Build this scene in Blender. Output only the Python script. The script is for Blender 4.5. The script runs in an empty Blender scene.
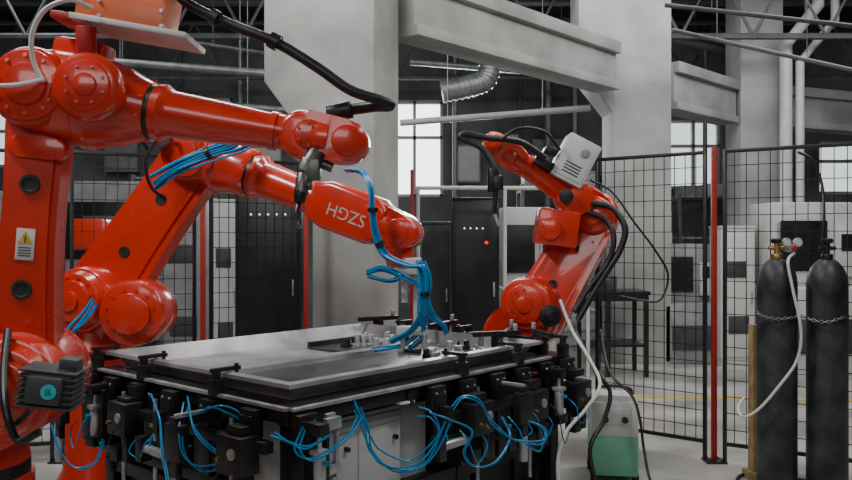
import bpy, bmesh, math, random
from mathutils import Vector, Matrix
random.seed(4)
F=800.0; H=1.55
def W(px,py,d): return Vector(((px-426)/F*d, d, H-(py-240)/F*d))
V=Vector
COL=bpy.context.scene.collection
# ---------------------------------------------------------------- materials
def mat(name,c,rough=.5,metal=0.0,var=.12,scale=6,bump=0.0,coat=0.0,emit=0,c2=None):
    m=bpy.data.materials.new(name); m.use_nodes=True
    nt=m.node_tree; b=nt.nodes['Principled BSDF']
    tc=nt.nodes.new('ShaderNodeTexCoord'); n=nt.nodes.new('ShaderNodeTexNoise')
    n.inputs['Scale'].default_value=scale; n.inputs['Detail'].default_value=6
    nt.links.new(tc.outputs['Object'],n.inputs['Vector'])
    r=nt.nodes.new('ShaderNodeValToRGB')
    a=[max(0,x*(1-var)) for x in c]; d=[min(1,x*(1+var)) for x in (c2 or c)]
    r.color_ramp.elements[0].position=.35; r.color_ramp.elements[1].position=.65
    r.color_ramp.elements[0].color=(*a,1); r.color_ramp.elements[1].color=(*d,1)
    nt.links.new(n.outputs['Fac'],r.inputs['Fac']); nt.links.new(r.outputs['Color'],b.inputs['Base Color'])
    mr=nt.nodes.new('ShaderNodeMapRange'); mr.inputs['To Min'].default_value=max(0.03,rough-.08); mr.inputs['To Max'].default_value=min(1,rough+.1)
    nt.links.new(n.outputs['Fac'],mr.inputs['Value']); nt.links.new(mr.outputs['Result'],b.inputs['Roughness'])
    b.inputs['Metallic'].default_value=metal
    b.inputs['Coat Weight'].default_value=coat; b.inputs['Coat Roughness'].default_value=.06
    if emit:
        b.inputs['Emission Color'].default_value=(*c,1); b.inputs['Emission Strength'].default_value=emit
    if bump:
        n2=nt.nodes.new('ShaderNodeTexNoise'); n2.inputs['Scale'].default_value=scale*9; n2.inputs['Detail'].default_value=5
        nt.links.new(tc.outputs['Object'],n2.inputs['Vector'])
        bp=nt.nodes.new('ShaderNodeBump'); bp.inputs['Strength'].default_value=bump; bp.inputs['Distance'].default_value=.02
        nt.links.new(n2.outputs['Fac'],bp.inputs['Height']); nt.links.new(bp.outputs['Normal'],b.inputs['Normal'])
    return m
RED=mat('robot_red_paint',(.60,.028,.011),.26,0,.05,3,coat=.6)
REDD=mat('post_red_paint',(.36,.018,.014),.5,0,.15)
BLK=mat('black_paint',(.011,.012,.013),.36,0,.3)
BLKM=mat('black_matte',(.018,.019,.02),.7,0,.3)
RUB=mat('black_rubber',(.011,.011,.012),.42,0,.2)
STL=mat('brushed_steel',(.46,.47,.48),.36,.6,.2,14)
DSTL=mat('burnt_dark_steel',(.14,.135,.13),.38,.7,.3,14)
CHN=mat('dull_chain_steel',(.22,.22,.21),.5,.6,.3,14)
SHEET=mat('steel_sheet',(.34,.345,.35),.34,.45,.25,3.5,bump=.03,c2=(.42,.425,.43))
DSHEET=mat('dark_steel_sheet',(.08,.082,.085),.30,.45,.35,3.5)
WHT=mat('white_enamel',(.56,.565,.55),.42,0,.06)
LET=mat('lettering_paint',(.42,.40,.39),.5,0,.1)
GRY=mat('grey_enamel',(.26,.27,.27),.5,0,.15)
DGRY=mat('dark_grey_enamel',(.05,.053,.056),.5,0,.25)
BLUE=mat('blue_hose',(.0,.23,.50),.28,0,.08)
CYAN=mat('cyan_label',(.03,.5,.6),.5,0,.05)
YEL=mat('yellow_paint',(.6,.38,.04),.6,0,.2)
GRN=mat('mint_green_paint',(.18,.48,.32),.45,0,.08)
WOOD=mat('pale_wood',(.34,.23,.11),.7,0,.25,12)
BRASS=mat('brass',(.45,.3,.12),.38,.9,.15)
ORG=mat('orange_cover',(.62,.13,.045),.35,0,.08)
CONC=mat('painted_concrete',(.31,.32,.312),.75,0,.16,1.3,bump=.14,c2=(.38,.388,.375))
CONCD=mat('grey_concrete_wall',(.15,.158,.16),.85,0,.3,1.2,bump=.15)
CEILM=mat('dark_ceiling',(.045,.048,.05),.9,0,.3,1.5)
STEELD=mat('grey_structural_steel',(.12,.127,.13),.6,.1,.25,4)
GALV=mat('galvanised_duct',(.28,.29,.295),.42,.5,.2,8)
REDL=mat('red_indicator',(.8,.03,.02),.4,0,0,emit=1.2)
WHL=mat('white_indicator',(.8,.85,.9),.4,0,0,emit=1.6)
SKYG=mat('daylight_glass',(.78,.82,.84),.3,0,.12,1.2,emit=4.5)
SKYD=mat('dim_daylight_glass',(.72,.78,.80),.4,0,.3,1.5,emit=1.3)  # window glass with a weaker daylight glow, for the dimmer panes
CYLB=mat('cylinder_black_paint',(.015,.017,.019),.45,0,.5,7,bump=.03,c2=(.032,.034,.036))
FLM=mat('concrete_floor',(.26,.252,.235),.42,0,.3,1.3,bump=.05,c2=(.37,.36,.34))
# ---------------------------------------------------------------- builder
def FR(o,x,z):
    x=V(x).normalized(); z=V(z); z=(z-x*z.dot(x)).normalized(); y=z.cross(x)
    return Matrix(((x.x,y.x,z.x,o[0]),(x.y,y.y,z.y,o[1]),(x.z,y.z,z.z,o[2]),(0,0,0,1)))
def AL(a,b):
    a=V(a);b=V(b); z=(b-a).normalized(); t=V((0,0,1)) if abs(z.z)<.9 else V((1,0,0))
    x=t.cross(z).normalized(); y=z.cross(x)
    return Matrix(((x.x,y.x,z.x,a.x),(x.y,y.y,z.y,a.y),(x.z,y.z,z.z,a.z),(0,0,0,1)))
def smoothpts(P,n=8):
    P=[V(p) for p in P]
    if len(P)<3: return P
    Q=[P[0]*2-P[1]]+P+[P[-1]*2-P[-2]]; out=[]
    for i in range(1,len(Q)-2):
        a,b,c,d=Q[i-1],Q[i],Q[i+1],Q[i+2]
        for k in range(n):
            t=k/n
            out.append(.5*((2*b)+(c-a)*t+(2*a-5*b+4*c-d)*t*t+(3*b-a-3*c+d)*t**3))
    out.append(P[-1]); return out
class MB:
    def __init__(s,M=None): s.bm=bmesh.new(); s.mi=0; s.M=M or Matrix()
    def put(s,t,M=None):
        for f in t.faces: f.material_index=s.mi
        t.transform(s.M@(M or Matrix()))
        bmesh.ops.recalc_face_normals(t,faces=t.faces[:])
        me=bpy.data.meshes.new('t'); t.to_mesh(me); t.free(); s.bm.from_mesh(me); bpy.data.meshes.remove(me); return s
    def box(s,c,d,bev=.004,M=None,rz=0,R=None):
        t=bmesh.new(); bmesh.ops.create_cube(t,size=1)
        for v in t.verts: v.co=V((v.co.x*d[0],v.co.y*d[1],v.co.z*d[2]))
        if bev: bmesh.ops.bevel(t,geom=t.edges[:],offset=min(bev,min(d)*.45),segments=2,profile=.6,affect='EDGES')
        m=Matrix.Translation(c)@(R if R is not None else Matrix.Rotation(rz,4,'Z'))
        return s.put(t,(M or Matrix())@m)
    def cyl(s,a,b,r,r2=None,seg=28,bev=0):
        r2=r if r2 is None else r2; L=(V(b)-V(a)).length
        if bev: prof=[(0,0),(0,r-bev),(bev*.3,r-bev*.3),(bev,r),(L-bev,r2),(L-bev*.3,r2-bev*.3),(L,r2-bev),(L,0)]
        else: prof=[(0,0),(0,r),(L,r2),(L,0)]
        return s.lathe(a,b,prof,seg)
    def lathe(s,a,b,prof,seg=32):
        t=bmesh.new(); rings=[]
        for h,r in prof:
            if r<1e-6: rings.append([t.verts.new((0,0,h))])
            else: rings.append([t.verts.new((r*math.cos(2*math.pi*i/seg),r*math.sin(2*math.pi*i/seg),h)) for i in range(seg)])
        for p,q in zip(rings,rings[1:]):
            for i in range(seg):
                j=(i+1)%seg
                vs=[p[i%len(p)],p[j%len(p)],q[j%len(q)],q[i%len(q)]]
                u=[]
                for v in vs:
                    if v not in u: u.append(v)
                if len(u)>=3: t.faces.new(u)
        return s.put(t,AL(a,b))
    def prism(s,poly,th,M,bev=.01,seg=3):
        t=bmesh.new(); lo=[t.verts.new((x,y,-th/2)) for x,y in poly]; hi=[t.verts.new((x,y,th/2)) for x,y in poly]
        f1=t.faces.new(lo[::-1]); f2=t.faces.new(hi); n=len(poly)
        for i in range(n): t.faces.new((lo[i],lo[(i+1)%n],hi[(i+1)%n],hi[i]))
        if bev: bmesh.ops.bevel(t,geom=list(f1.edges)+list(f2.edges),offset=bev,segments=seg,profile=.5,affect='EDGES')
        return s.put(t,M)
    def link(s,A,B,n,rA,rB,th,dip=0,bev=.015):
        A=V(A);B=V(B);L=(B-A).length; P=[]; K=12
        for i in range(K+1):
            g=math.pi/2+math.pi*i/K; P.append((rA*math.cos(g),rA*math.sin(g)))
        m=8
        for i in range(1,m): tt=i/m; P.append((L*tt,-(rA+(rB-rA)*tt-dip*math.sin(math.pi*tt))))
        for i in range(K+1):
            g=-math.pi/2+math.pi*i/K; P.append((L+rB*math.cos(g),rB*math.sin(g)))
        for i in range(m-1,0,-1): tt=i/m; P.append((L*tt,(rA+(rB-rA)*tt-dip*math.sin(math.pi*tt))))
        return s.prism(P,th,FR(A,B-A,n),bev)
    def tube(s,P,r,seg=8,sm=True,n=8):
        P=smoothpts(P,n) if sm else [V(p) for p in P]
        t=bmesh.new(); rings=[]; up=None
        for i,p in enumerate(P):
            d=(P[min(i+1,len(P)-1)]-P[max(i-1,0)]).normalized()
            if up is None: up=d.orthogonal().normalized()
            up=(up-d*up.dot(d)).normalized(); w=d.cross(up)
            rings.append([t.verts.new(p+up*r*math.cos(2*math.pi*k/seg)+w*r*math.sin(2*math.pi*k/seg)) for k in range(seg)])
        for a,b in zip(rings,rings[1:]):
            for k in range(seg): t.faces.new((a[k],a[(k+1)%seg],b[(k+1)%seg],b[k]))
        t.faces.new(rings[0][::-1]); t.faces.new(rings[-1])
        return s.put(t)
    def bolts(s,c,ax,R,cnt,r=.008,h=.008):
        M=AL(c,V(c)+V(ax))
        for i in range(cnt):
            g=2*math.pi*(i+.5)/cnt; a=M@V((R*math.cos(g),R*math.sin(g),0)); s.cyl(a,a+V(ax).normalized()*h,r,seg=6)
        return s
def root(name,loc,label,cat,group=None,rot=0):
    e=bpy.data.objects.new(name,None); e.location=loc; e.rotation_euler=(0,0,rot); e.empty_display_size=.1
    COL.objects.link(e); e['label']=label; e['category']=cat
    if group: e['group']=group
    return e
def fin(mb,name,mats,parent=None,rootobj=None,ang=35,label=None):
    me=bpy.data.meshes.new(name)
    if rootobj is not None:
        Mi=(Matrix.Translation(rootobj.location)@Matrix.Rotation(rootobj.rotation_euler.z,4,'Z')).inverted()
        mb.bm.transform(Mi)
    mb.bm.to_mesh(me); mb.bm.free()
    for m in (mats if isinstance(mats,(list,tuple)) else [mats]): me.materials.append(m)
    me.polygons.foreach_set('use_smooth',[True]*len(me.polygons)); me.set_sharp_from_angle(angle=math.radians(ang))
    o=bpy.data.objects.new(name,me); COL.objects.link(o)
    p=parent or rootobj
    if p: o.parent=p
    if label: o['label']=label
    return o
def solo(mb,name,mats,label,cat,group=None,origin=None):
    bb=[v.co for v in mb.bm.verts]
    o3=V(origin) if origin is not None else V((sum(v.x for v in bb)/len(bb),sum(v.y for v in bb)/len(bb),min(v.z for v in bb)))
    mb.bm.transform(Matrix.Translation(-o3)); o=fin(mb,name,mats); o.location=o3
    o['label']=label; o['category']=cat
    if group: o['group']=group
    return o
def struct(mb,name,mats):
    o=fin(mb,name,mats); o['kind']='structure'; return o
def text(s,size,M,m,name,rootobj,parent=None,ex=.0006,bold=0):
    cu=bpy.data.curves.new('tmp','FONT'); cu.body=s; cu.size=size; cu.extrude=ex; cu.offset=bold; cu.align_x='CENTER'; cu.align_y='CENTER'
    ob=bpy.data.objects.new('tmp',cu); COL.objects.link(ob); bpy.context.view_layer.update()
    dg=bpy.context.evaluated_depsgraph_get(); me=bpy.data.meshes.new_from_object(ob.evaluated_get(dg))
    bpy.data.objects.remove(ob); me.transform(M)
    Mi=(Matrix.Translation(rootobj.location)@Matrix.Rotation(rootobj.rotation_euler.z,4,'Z')).inverted(); me.transform(Mi)
    me.materials.clear(); me.materials.append(m)
    o=bpy.data.objects.new(name,me); COL.objects.link(o); o.parent=parent or rootobj; return o

# ---------------------------------------------------------------- room shell
b=MB(); b.box((0,5,-.05),(24,24,.1),0); struct(b,'floor',FLM)
b=MB(); b.box((0,5,5.65),(24,24,.1),0); struct(b,'ceiling',CEILM)
def wall_with_holes(name,Y,x0,x1,z1,holes,th=.25):
    b=MB(); holes=sorted(holes); x=x0
    for (a,c,z0,zt) in holes:
        if a>x: b.box(((x+a)/2,Y,z1/2),(a-x,th,z1),0)
        b.box(((a+c)/2,Y,z0/2),(c-a,th,z0),0); b.box(((a+c)/2,Y,(zt+z1)/2),(c-a,th,z1-zt),0); x=c
    b.box(((x+x1)/2,Y,z1/2),(x1-x,th,z1),0); return struct(b,name,CONCD)
holes=[(-8.6,-6.9,2.9,4.0),(-4.6,-3.6,3.3,4.2),(-.75,.32,2.35,4.15),(4.5,5.5,2.5,3.8),(7.3,9.6,2.4,3.4)]
wall_with_holes('wall_back',15.0,-12,12,5.6,holes)
b=MB(); b.box((-12,5,2.8),(.25,24,5.6),0); struct(b,'wall_left',CONCD)
b=MB(); b.box((12,5,2.8),(.25,24,5.6),0); struct(b,'wall_right',CONCD)
for i,(a,c,z0,z1) in enumerate(holes):
    b=MB()
    b.box(((a+c)/2,15.05,(z0+z1)/2),(c-a,.02,z1-z0),0)
    b.mi=1; w=c-a
    for xx in (a+.03,c-.03,(a+c)/2): b.box((xx,15,(z0+z1)/2),(.06,.1,z1-z0))
    for zz in (z0+.03,z1-.03,z0+(z1-z0)*.62): b.box(((a+c)/2,15,zz),(w,.1,.06))
    struct(b,'window_%d'%(i+1),[SKYG if i==2 else SKYD,WHT])
b=MB(); b.box((2.2,7.9,.003),(4.2,.07,.006),0,rz=math.radians(-6)); struct(b,'trim_1',YEL)
for i,(y,z) in enumerate([(5.2,5.3),(9.5,5.3),(12.6,5.3)]):
    b=MB(); b.box((0,y,z-.02),(23.6,.2,.04)); b.box((0,y,z+.28),(23.6,.2,.04)); b.box((0,y,z+.13),(23.6,.04,.3))
    solo(b,'roof_beam',STEELD,'grey painted steel roof beam spanning under the ceiling','beam',group='steel roof beams')
for y in (11.0,13.8):
    b=MB()
    for z in (4.35,5.3): b.tube([V((-11.8,y,z)),V((11.8,y,z))],.045,6,False)
    for k in range(24):
        x=-11.5+k; b.tube([V((x,y,4.35)),V((x+.5,y,5.3)),V((x+1,y,4.35))],.025,6,False)
    for x in (-11,-4,4,11): b.cyl((x,y,5.3),(x,y,5.6),.03,seg=8)
    solo(b,'roof_truss',STEELD,'dark grey steel lattice truss under the roof','truss',group='steel roof trusses')

def column(x,y,w,d,h,haunch,label,rot=0):
    T=Matrix.Translation((x,y,0))@Matrix.Rotation(rot,4,'Z')
    b=MB(T); b.box((0,0,h/2),(w,d,h),.02)
    if haunch:
        M=Matrix(((1,0,0,0),(0,0,-1,0),(0,1,0,0),(0,0,0,1)))
        zt,ex,dr=haunch
        b.prism([(-(w/2-.01),zt-dr),(-(w/2+ex),zt),(-(w/2+ex),h),(-(w/2-.01),h)],d*.98,M,.01)
    return solo(b,'concrete_column',CONC,label,'column',group='concrete columns')
c1x=(356-426)/F*7.0
column(c1x,7.05,.58,.56,5.6,(2.95,.48,.62),'pale painted concrete column with a sloping haunch beside the fence',rot=math.radians(-20))
c2x=(642-426)/F*10
column(c2x,10.3,.74,.6,5.6,(3.7,.42,.55),'pale painted concrete column with haunch carrying the roof girders')
c3x=(762-426)/F*11.6
column(c3x,11.9,.62,.6,5.6,None,'pale painted concrete column beside vertical pipes')
def beam(A,B,z0,h,w,label):
    A=V((A[0],A[1],0));B=V((B[0],B[1],0));L=(B-A).length; ang=math.atan2((B-A).y,(B-A).x)
    b=MB(Matrix.Translation((A.x,A.y,0))@Matrix.Rotation(ang,4,'Z'))
    b.box((L/2,0,z0+h/2),(L,w,h),.015); b.box((L/2,-w/2-.03,z0+h-.07),(L,.08,.14),.01); b.box((L/2,-w/2-.02,z0+.05),(L,.06,.1),.01)
    return solo(b,'concrete_girder',CONC,label,'beam',group='concrete girders')
beam((-.22,7.25),(2.22,9.88),3.38,.58,.3,'pale concrete girder spanning between two columns')
beam((c2x+.42,10.5),(c3x-.44,11.8),3.25,.62,.3,'pale concrete girder spanning between two columns')
beam((c3x+.36,12.15),(9.6,13.9),3.25,.62,.3,'pale concrete girder beyond the piped column')

def pipe(P,r,m,label,name='service_pipe',hang=True):
    b=MB(); b.tube(P,r,12,False)
    if hang:
        for t in (.25,.75):
            p=P[0].lerp(P[-1],t); b.cyl(p,V((p.x,p.y,5.6)),.005,seg=6)
    return solo(b,name,m,label,'pipe',group='overhead pipes')
pipe([W(400,123,11),W(590,108,11)],.045,WHT,'white horizontal service pipe under the girder')
pipe([W(60,58,10),W(300,76,10)],.05,GALV,'grey horizontal service pipe high on the wall')
pipe([W(60,92,10.5),W(310,112,10.5)],.04,GALV,'grey horizontal service pipe high on the wall')
pipe([W(180,40,12),W(312,60,12)],.03,GALV,'thin grey conduit under the roof')
pipe([W(410,62,12.4),W(612,78,12.4)],.05,GALV,'grey horizontal service pipe under the roof')
pipe([W(672,30,9),W(852,70,9)],.025,STEELD,'grey pipe running below the ceiling')
pipe([W(665,5,8.6),W(852,26,8.6)],.025,DGRY,'dark conduit running below the ceiling')
pipe([W(560,20,13),W(740,52,13)],.06,STEELD,'dark pipe running below the ceiling')
for px,d,rr,m in ((455,14.6,.05,GALV),(520,14.7,.04,STEELD),(548,14.6,.07,GALV),(575,14.7,.035,WHT),(240,14.6,.06,GALV),(180,14.6,.04,STEELD),(705,14.6,.04,GALV)):
    x=(px-426)/F*d; pipe([V((x,d,0)),V((x,d,5.6))],rr,m,'vertical service pipe running up the rear wall',hang=False)
def vp(px0,px1,y0,y1,d):
    a=W(px0,-30,d); a.z=5.6; e=W(px1,300,d); e.z=0
    return [a,W(px0,y0,d),W(px1,y1,d),e]
pipe(vp(818,786,5,45,11.3),.085,WHT,'white vertical pipe with an offset bend beside the column',hang=False)
pipe(vp(835,800,20,62,11.3),.06,WHT,'white vertical pipe with an offset bend beside the column',hang=False)
b=MB()
DP=smoothpts([W(442,92,11.5),W(470,86,11.5),W(487,78,11.5),W(490,55,11.5),W(486,20,11.5),W(486,-40,11.5)],10)
b.tube(DP,.15,16,False)
for i in range(0,len(DP)-1,2): b.cyl(DP[i],DP[i]+(DP[i+1]-DP[i]).normalized()*.03,.165,seg=16)
solo(b,'ventilation_duct',GALV,'ribbed galvanised ventilation duct bending up to the roof','duct')
for x,y in [(-4.3,9.2),(1.6,8.6),(5.6,9.6)]:
    r=root('ceiling_lamp',(x,y,5.0),'grey industrial strip lamp hanging under the roof','lamp','hanging strip lamps')
    b=MB(); b.box((x,y,4.96),(1.3,.16,.07),.01); b.cyl((x-.5,y,4.99),(x-.5,y,5.6),.006,seg=6); b.cyl((x+.5,y,4.99),(x+.5,y,5.6),.006,seg=6); fin(b,'lamp_housing',GRY,rootobj=r)
    b=MB(); b.cyl((x-.6,y,4.91),(x+.6,y,4.91),.02,seg=10); fin(b,'lamp_tube',WHL,rootobj=r)
for x,z,w_,h_ in ((.75,2.6,.5,.7),(1.5,3.0,.4,.5),(2.25,2.5,.6,.9),(-5.6,2.8,.6,.8),(-2.9,2.9,.5,.6)):
    r=root('electrical_box',(x,14.86,z),'grey wall mounted electrical box on the rear wall','electrical box','wall mounted electrical boxes')
    b=MB(); b.box((x,14.77,z+h_/2),(w_,.208,h_),.01); fin(b,'box_body',GRY,rootobj=r)
    b=MB(); b.box((x,14.66,z+h_/2),(w_*.9,.02,h_*.9),.005); fin(b,'box_door',WHT if w_<.55 else GRY,rootobj=r)

# ---------------------------------------------------------------- fence
FT=2.2
def post(x,y,h=FT,m=REDD):
    r=root('fence_post',(x,y,0),'dark red square steel fence post bolted to the floor','fence post','red fence posts')
    b=MB(); b.box((x,y,h/2),(.034,.034,h),.004); fin(b,'post_shaft',m,rootobj=r)
    b=MB(); b.box((x,y,.006),(.14,.14,.012),.002); b.bolts((x,y,.01),(0,0,1),.055,4,.007,.012); fin(b,'base_plate',BLK,rootobj=r)
def panel(A,B,z0=.12,z1=FT-.02,sx=.075,sz=.11,wr=.0026):
    A=V((A[0],A[1],0));B=V((B[0],B[1],0));L=(B-A).length; ang=math.atan2((B-A).y,(B-A).x)
    r=root('mesh_fence',A,'black welded wire mesh safety fence section','fence','black mesh fence sections',rot=ang)
    T=Matrix.Translation(A)@Matrix.Rotation(ang,4,'Z')
    b=MB(T)
    for x in (.013,L-.013): b.box((x,0,z1/2),(.026,.026,z1),.003)
    for z in (z0+.013,z1-.013): b.box((L/2,0,z),(L,.026,.026),.003)
    fin(b,'fence_frame',BLK,rootobj=r)
    b=MB(T); n=int(L/sx)
    for i in range(1,n): b.box((L*i/n,0,(z0+z1)/2),(wr*2,wr*2,z1-z0-.04),0)
    m=int((z1-z0)/sz)
    for i in range(1,m): b.box((L/2,-.004,z0+(z1-z0)*i/m),(L-.04,wr*2,wr*2),0)
    fin(b,'wire_mesh',BLK,rootobj=r)
def XY(px,d): return ((px-426)/F*d,d)
def seg(A,B,g=.05):
    A=V(A);B=V(B);u=(B-A).normalized(); return (A+u*g,B-u*g)
P714=XY(714,5.6)
pr=(3.35,4.75); pl=XY(590,6.2)
post(*P714); post(*pr); post(*XY(412,7.4)); post(*XY(306,6.49)); post(*XY(203,6.0)); post(*XY(62,5.6)); post(-3.7,5.3)
panel(*seg(P714,pr,.06)); panel(*seg(pl,P714,.05))
panel(*seg(XY(203,6.0),XY(306,6.49))); panel(*seg(XY(62,5.6),XY(203,6.0))); panel(*seg((-3.7,5.3),XY(62,5.6)))

# ---------------------------------------------------------------- robots
def robot(S,E,Wc,n,label,bo=(0,0),rS=.18,rE=.15,rA1=.14,rA2=.12,fr0=.085,fr1=.062,rW=.085,hous=.165,hb=.16,hf=.30,ath=.15,dip=.03,rT=.2,bp=.5):
    n=V(n).normalized(); f=(Wc-E).normalized(); D={}
    r=root('industrial_robot',(S.x+bo[0],S.y+bo[1],0),label,'robot','red welding robots')
    X,Y=r.location.x,r.location.y; zt=S.z-.40; rb=bp*.44
    b=MB(); b.box((X,Y,.02),(bp,bp,.04),.006); b.lathe((X,Y,.03),(X,Y,1),[(0,0),(0,rb),(.05,rb),(.1,rb*.86),(max(.12,zt-.12),rb*.82),(zt-.06,.24),(zt,.24),(zt,0)]); b.bolts((X,Y,.035),(0,0,1),bp*.5,4,.02,.025)
    fin(b,'base',RED,rootobj=r)
    b=MB(); b.cyl((X,Y,zt+.02),(X,Y,zt+.075),.225,seg=40); fin(b,'swivel_ring',BLK,rootobj=r)
    b=MB(); b.link(V((X,Y,zt+.27)),S,n,rT,rS,.34,0,.04); b.cyl((X,Y,zt+.07),(X,Y,zt+.22),rT*1.25,rT*1.1,40,.02)
    fin(b,'turret',RED,rootobj=r)
    b=MB(); b.cyl(S-n*.26,S+n*.20,rS,seg=44,bev=.03); b.cyl(S+n*.18,S+n*.25,rS*.9,rS*.82,seg=44,bev=.015); b.cyl(S+n*.24,S+n*.28,rS*.62,seg=36,bev=.01); b.bolts(S+n*.245,n,rS*.71,12,.009,.014)
    b.cyl(S+n*.275,S+n*.30,rS*.3,seg=24,bev=.004)
    D['sh']=fin(b,'shoulder_housing',RED,rootobj=r)
    b=MB(); u=(E-S); ud=u.normalized(); b.link(S,E,n,rA1,rA2,ath-.03,dip,.03); b.link(S+ud*.02,E-ud*.02,n,rA1*.78,rA2*.78,ath,dip*.9,.018)
    sd=n.cross(ud).normalized()
    for t in (.2,.8):
        for k in (-1,1): c=S+u*t+sd*k*(rA1*.66*(1-t)+rA2*.66*t)*.8+n*(ath/2-.002); b.cyl(c,c+n*.008,.009,seg=6)
    D['arm']=fin(b,'lower_arm',RED,rootobj=r)
    for t in (.32,.68):
        b=MB(); c=S+u*t+n*(ath/2+.001); b.lathe(c-n*.003,c+n,[(0,0),(0,.036),(.009,.036),(.009,.026),(.005,.022),(.005,0)],24)
        fin(b,'access_hole',BLKM,parent=D['arm'],rootobj=r)
    b=MB(); b.cyl(E-n*.19,E+n*.17,rE,seg=44,bev=.03); b.cyl(E+n*.16,E+n*.195,rE*.86,seg=36,bev=.008); b.cyl(E+n*.19,E+n*.215,rE*.5,seg=30,bev=.006); b.bolts(E+n*.19,n,rE*.7,10,.008,.012)
    h=hb+hf
    b.lathe(E-f*hb,E,[(0,0),(0,hous*.55),(.02,hous*.78),(.06,hous*.95),(.1,hous),(h*.5,hous),(h*.52,hous*1.05),(h*.57,hous*1.05),(h*.59,hous*.98),(h*.8,hous*.84),(h*.93,fr0*1.35),(h-.02,fr0*1.3),(h,fr0*1.22),(h,0)],40)
    up=f.cross(n); up=up if up.z>0 else -up
    b.box((0,0,0),(.2,.12,.16),.025,M=FR(E+f*(hf*.3)+up*hous*.82,f,up))
    b.bolts(E+f*(hf*.99),-f,fr0*1.28,10,.007,.014)
    c=E+f*(hf*.35)+n*hous*.9; b.box((0,0,0),(.14,.11,.05),.012,M=FR(c,f,n))
    for sx in (-.055,.055):
        for sy in (-.04,.04): q=FR(c,f,n)@V((sx,sy,.022)); b.cyl(q,q+n*.008,.006,seg=6)
    D['el']=fin(b,'elbow_housing',RED,rootobj=r)
    b=MB(); b.cyl(E+f*(hf-.004),E+f*(hf+.022),fr0*1.18,seg=36); fin(b,'seal_ring',BLK,rootobj=r)
    b=MB(); L=(Wc-E).length-hf-.02
    b.lathe(E+f*(hf+.02),Wc,[(0,0),(0,fr0*1.2),(.03,fr0*1.22),(.06,fr0),(L*.35,fr0*.92),(L*.66,fr1),(L*.66,fr1*1.1),(L*.70,fr1*1.1),(L*.7,fr1),(L-.08,fr1*1.05),(L-.05,rW*.95),(L,rW*.9),(L,0)],36)
    b.bolts(E+f*(hf+.05),f,fr0*1.08,10,.007,.012)
    D['fa']=fin(b,'forearm',RED,rootobj=r)
    b=MB(); b.link(Wc-f*.1,Wc+f*.07,n,rW,rW*.85,rW*1.5,0,.03); b.cyl(Wc+f*.06-n*rW*.95,Wc+f*.06+n*rW*.95,rW*.62,seg=28,bev=.01); b.cyl(Wc-f*.08,Wc-f*.08+n*rW*.9,rW*.6,seg=28,bev=.01); b.bolts(Wc-f*.08+n*rW*.88,n,rW*.45,6,.006,.01)
    D['wr']=fin(b,'wrist',RED,rootobj=r)
    D['r']=r; D['f']=f; D['n']=n
    return D
# --- robot 1
S1=W(22,380,3.0);E1=W(44,94,3.0);W1=W(330,140,2.95)
n1=V((.14,-1,0)).normalized()
R1=robot(S1,E1,W1,n1,'large glossy red welding robot with thick black cable and wire feeder',bo=(-.24,.05),rS=.19,hous=.172,hb=.06,hf=.42,rE=.145,rA1=.14,rA2=.115,rW=.09,rT=.18,fr0=.088,fr1=.066)
r=R1['r']
c=W(52,386,2.62); Mx=FR(c,(1,.15,-.14),n1)
b=MB(); b.cyl(c-n1*.15,c+n1*.03,.066,seg=32,bev=.012)
b.box((0,0,0),(.16,.13,.14),.03,M=Mx)
for i in range(7): b.box((0,-.057+i*.019,-.005),(.18,.007,.165),.002,M=Mx)
b.box((.0,.0,.082),(.11,.09,.03),.012,M=Mx); b.box((.05,.075,.0),(.06,.05,.08),.01,M=Mx)
mo=fin(b,'shoulder_motor',DGRY,rootobj=r,label='black ribbed servo motor')
b=MB(); c2=Mx@V((.018,0,.098)); b.cyl(c2-n1*.004,c2+n1*.002,.024,seg=24); fin(b,'motor_label',CYAN,parent=mo,rootobj=r)
text('J2',.022,FR(c2+n1*.003,(1,0.1,0),n1),BLK,'motor_number',r,mo)
ua=(E1-S1).normalized(); xa=n1.cross(ua)*-1
lc=S1+(E1-S1)*.475+n1*.077
ML=FR(lc,xa,n1)
if (ML@V((0,1,0))-lc).z<0: ML=FR(lc,-xa,n1)
b=MB(); b.box((0,0,0),(.065,.115,.003),.0005,M=ML); fin(b,'warning_label',WHT,parent=R1['arm'],rootobj=r,label='white warning label with yellow triangle')
b=MB(); b.prism([(-.026,0),(.026,0),(0,.045)],.002,ML@Matrix.Translation((0,.004,.0025)),0); fin(b,'warning_triangle',YEL,parent=R1['arm'],rootobj=r)
b=MB()
for k in range(4): b.box((0,-.012-.01*k,.0025),(.045,.003,.001),0,M=ML)
b.box((0,.021,.004),(.004,.018,.001),0,M=ML); b.box((0,.008,.004),(.004,.004,.001),0,M=ML)
fin(b,'label_print',BLK,parent=R1['arm'],rootobj=r)
b=MB(); c=W(90,88,2.8); b.cyl(c-n1*.06,c+n1*.06,.118,seg=40,bev=.03); b.cyl(c+n1*.05,c+n1*.068,.085,seg=40,bev=.008); b.cyl(c+n1*.06,c+n1*.078,.04,seg=30,bev=.006); b.bolts(c+n1*.066,n1,.065,8,.006,.009); fin(b,'elbow_cover',RED,rootobj=r)
b=MB(); b.link(W(20,146,2.93),W(58,150,2.93),n1,.04,.04,.05,0,.012); fin(b,'elbow_bracket',RED,rootobj=r)
tilt=Matrix.Rotation(math.radians(10),4,'Y')
b=MB(); b.box(W(140,34,2.95),(.42,.26,.022),.006,R=tilt); fin(b,'feeder_plate',WHT,rootobj=r,label='white metal mounting plate')
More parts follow.
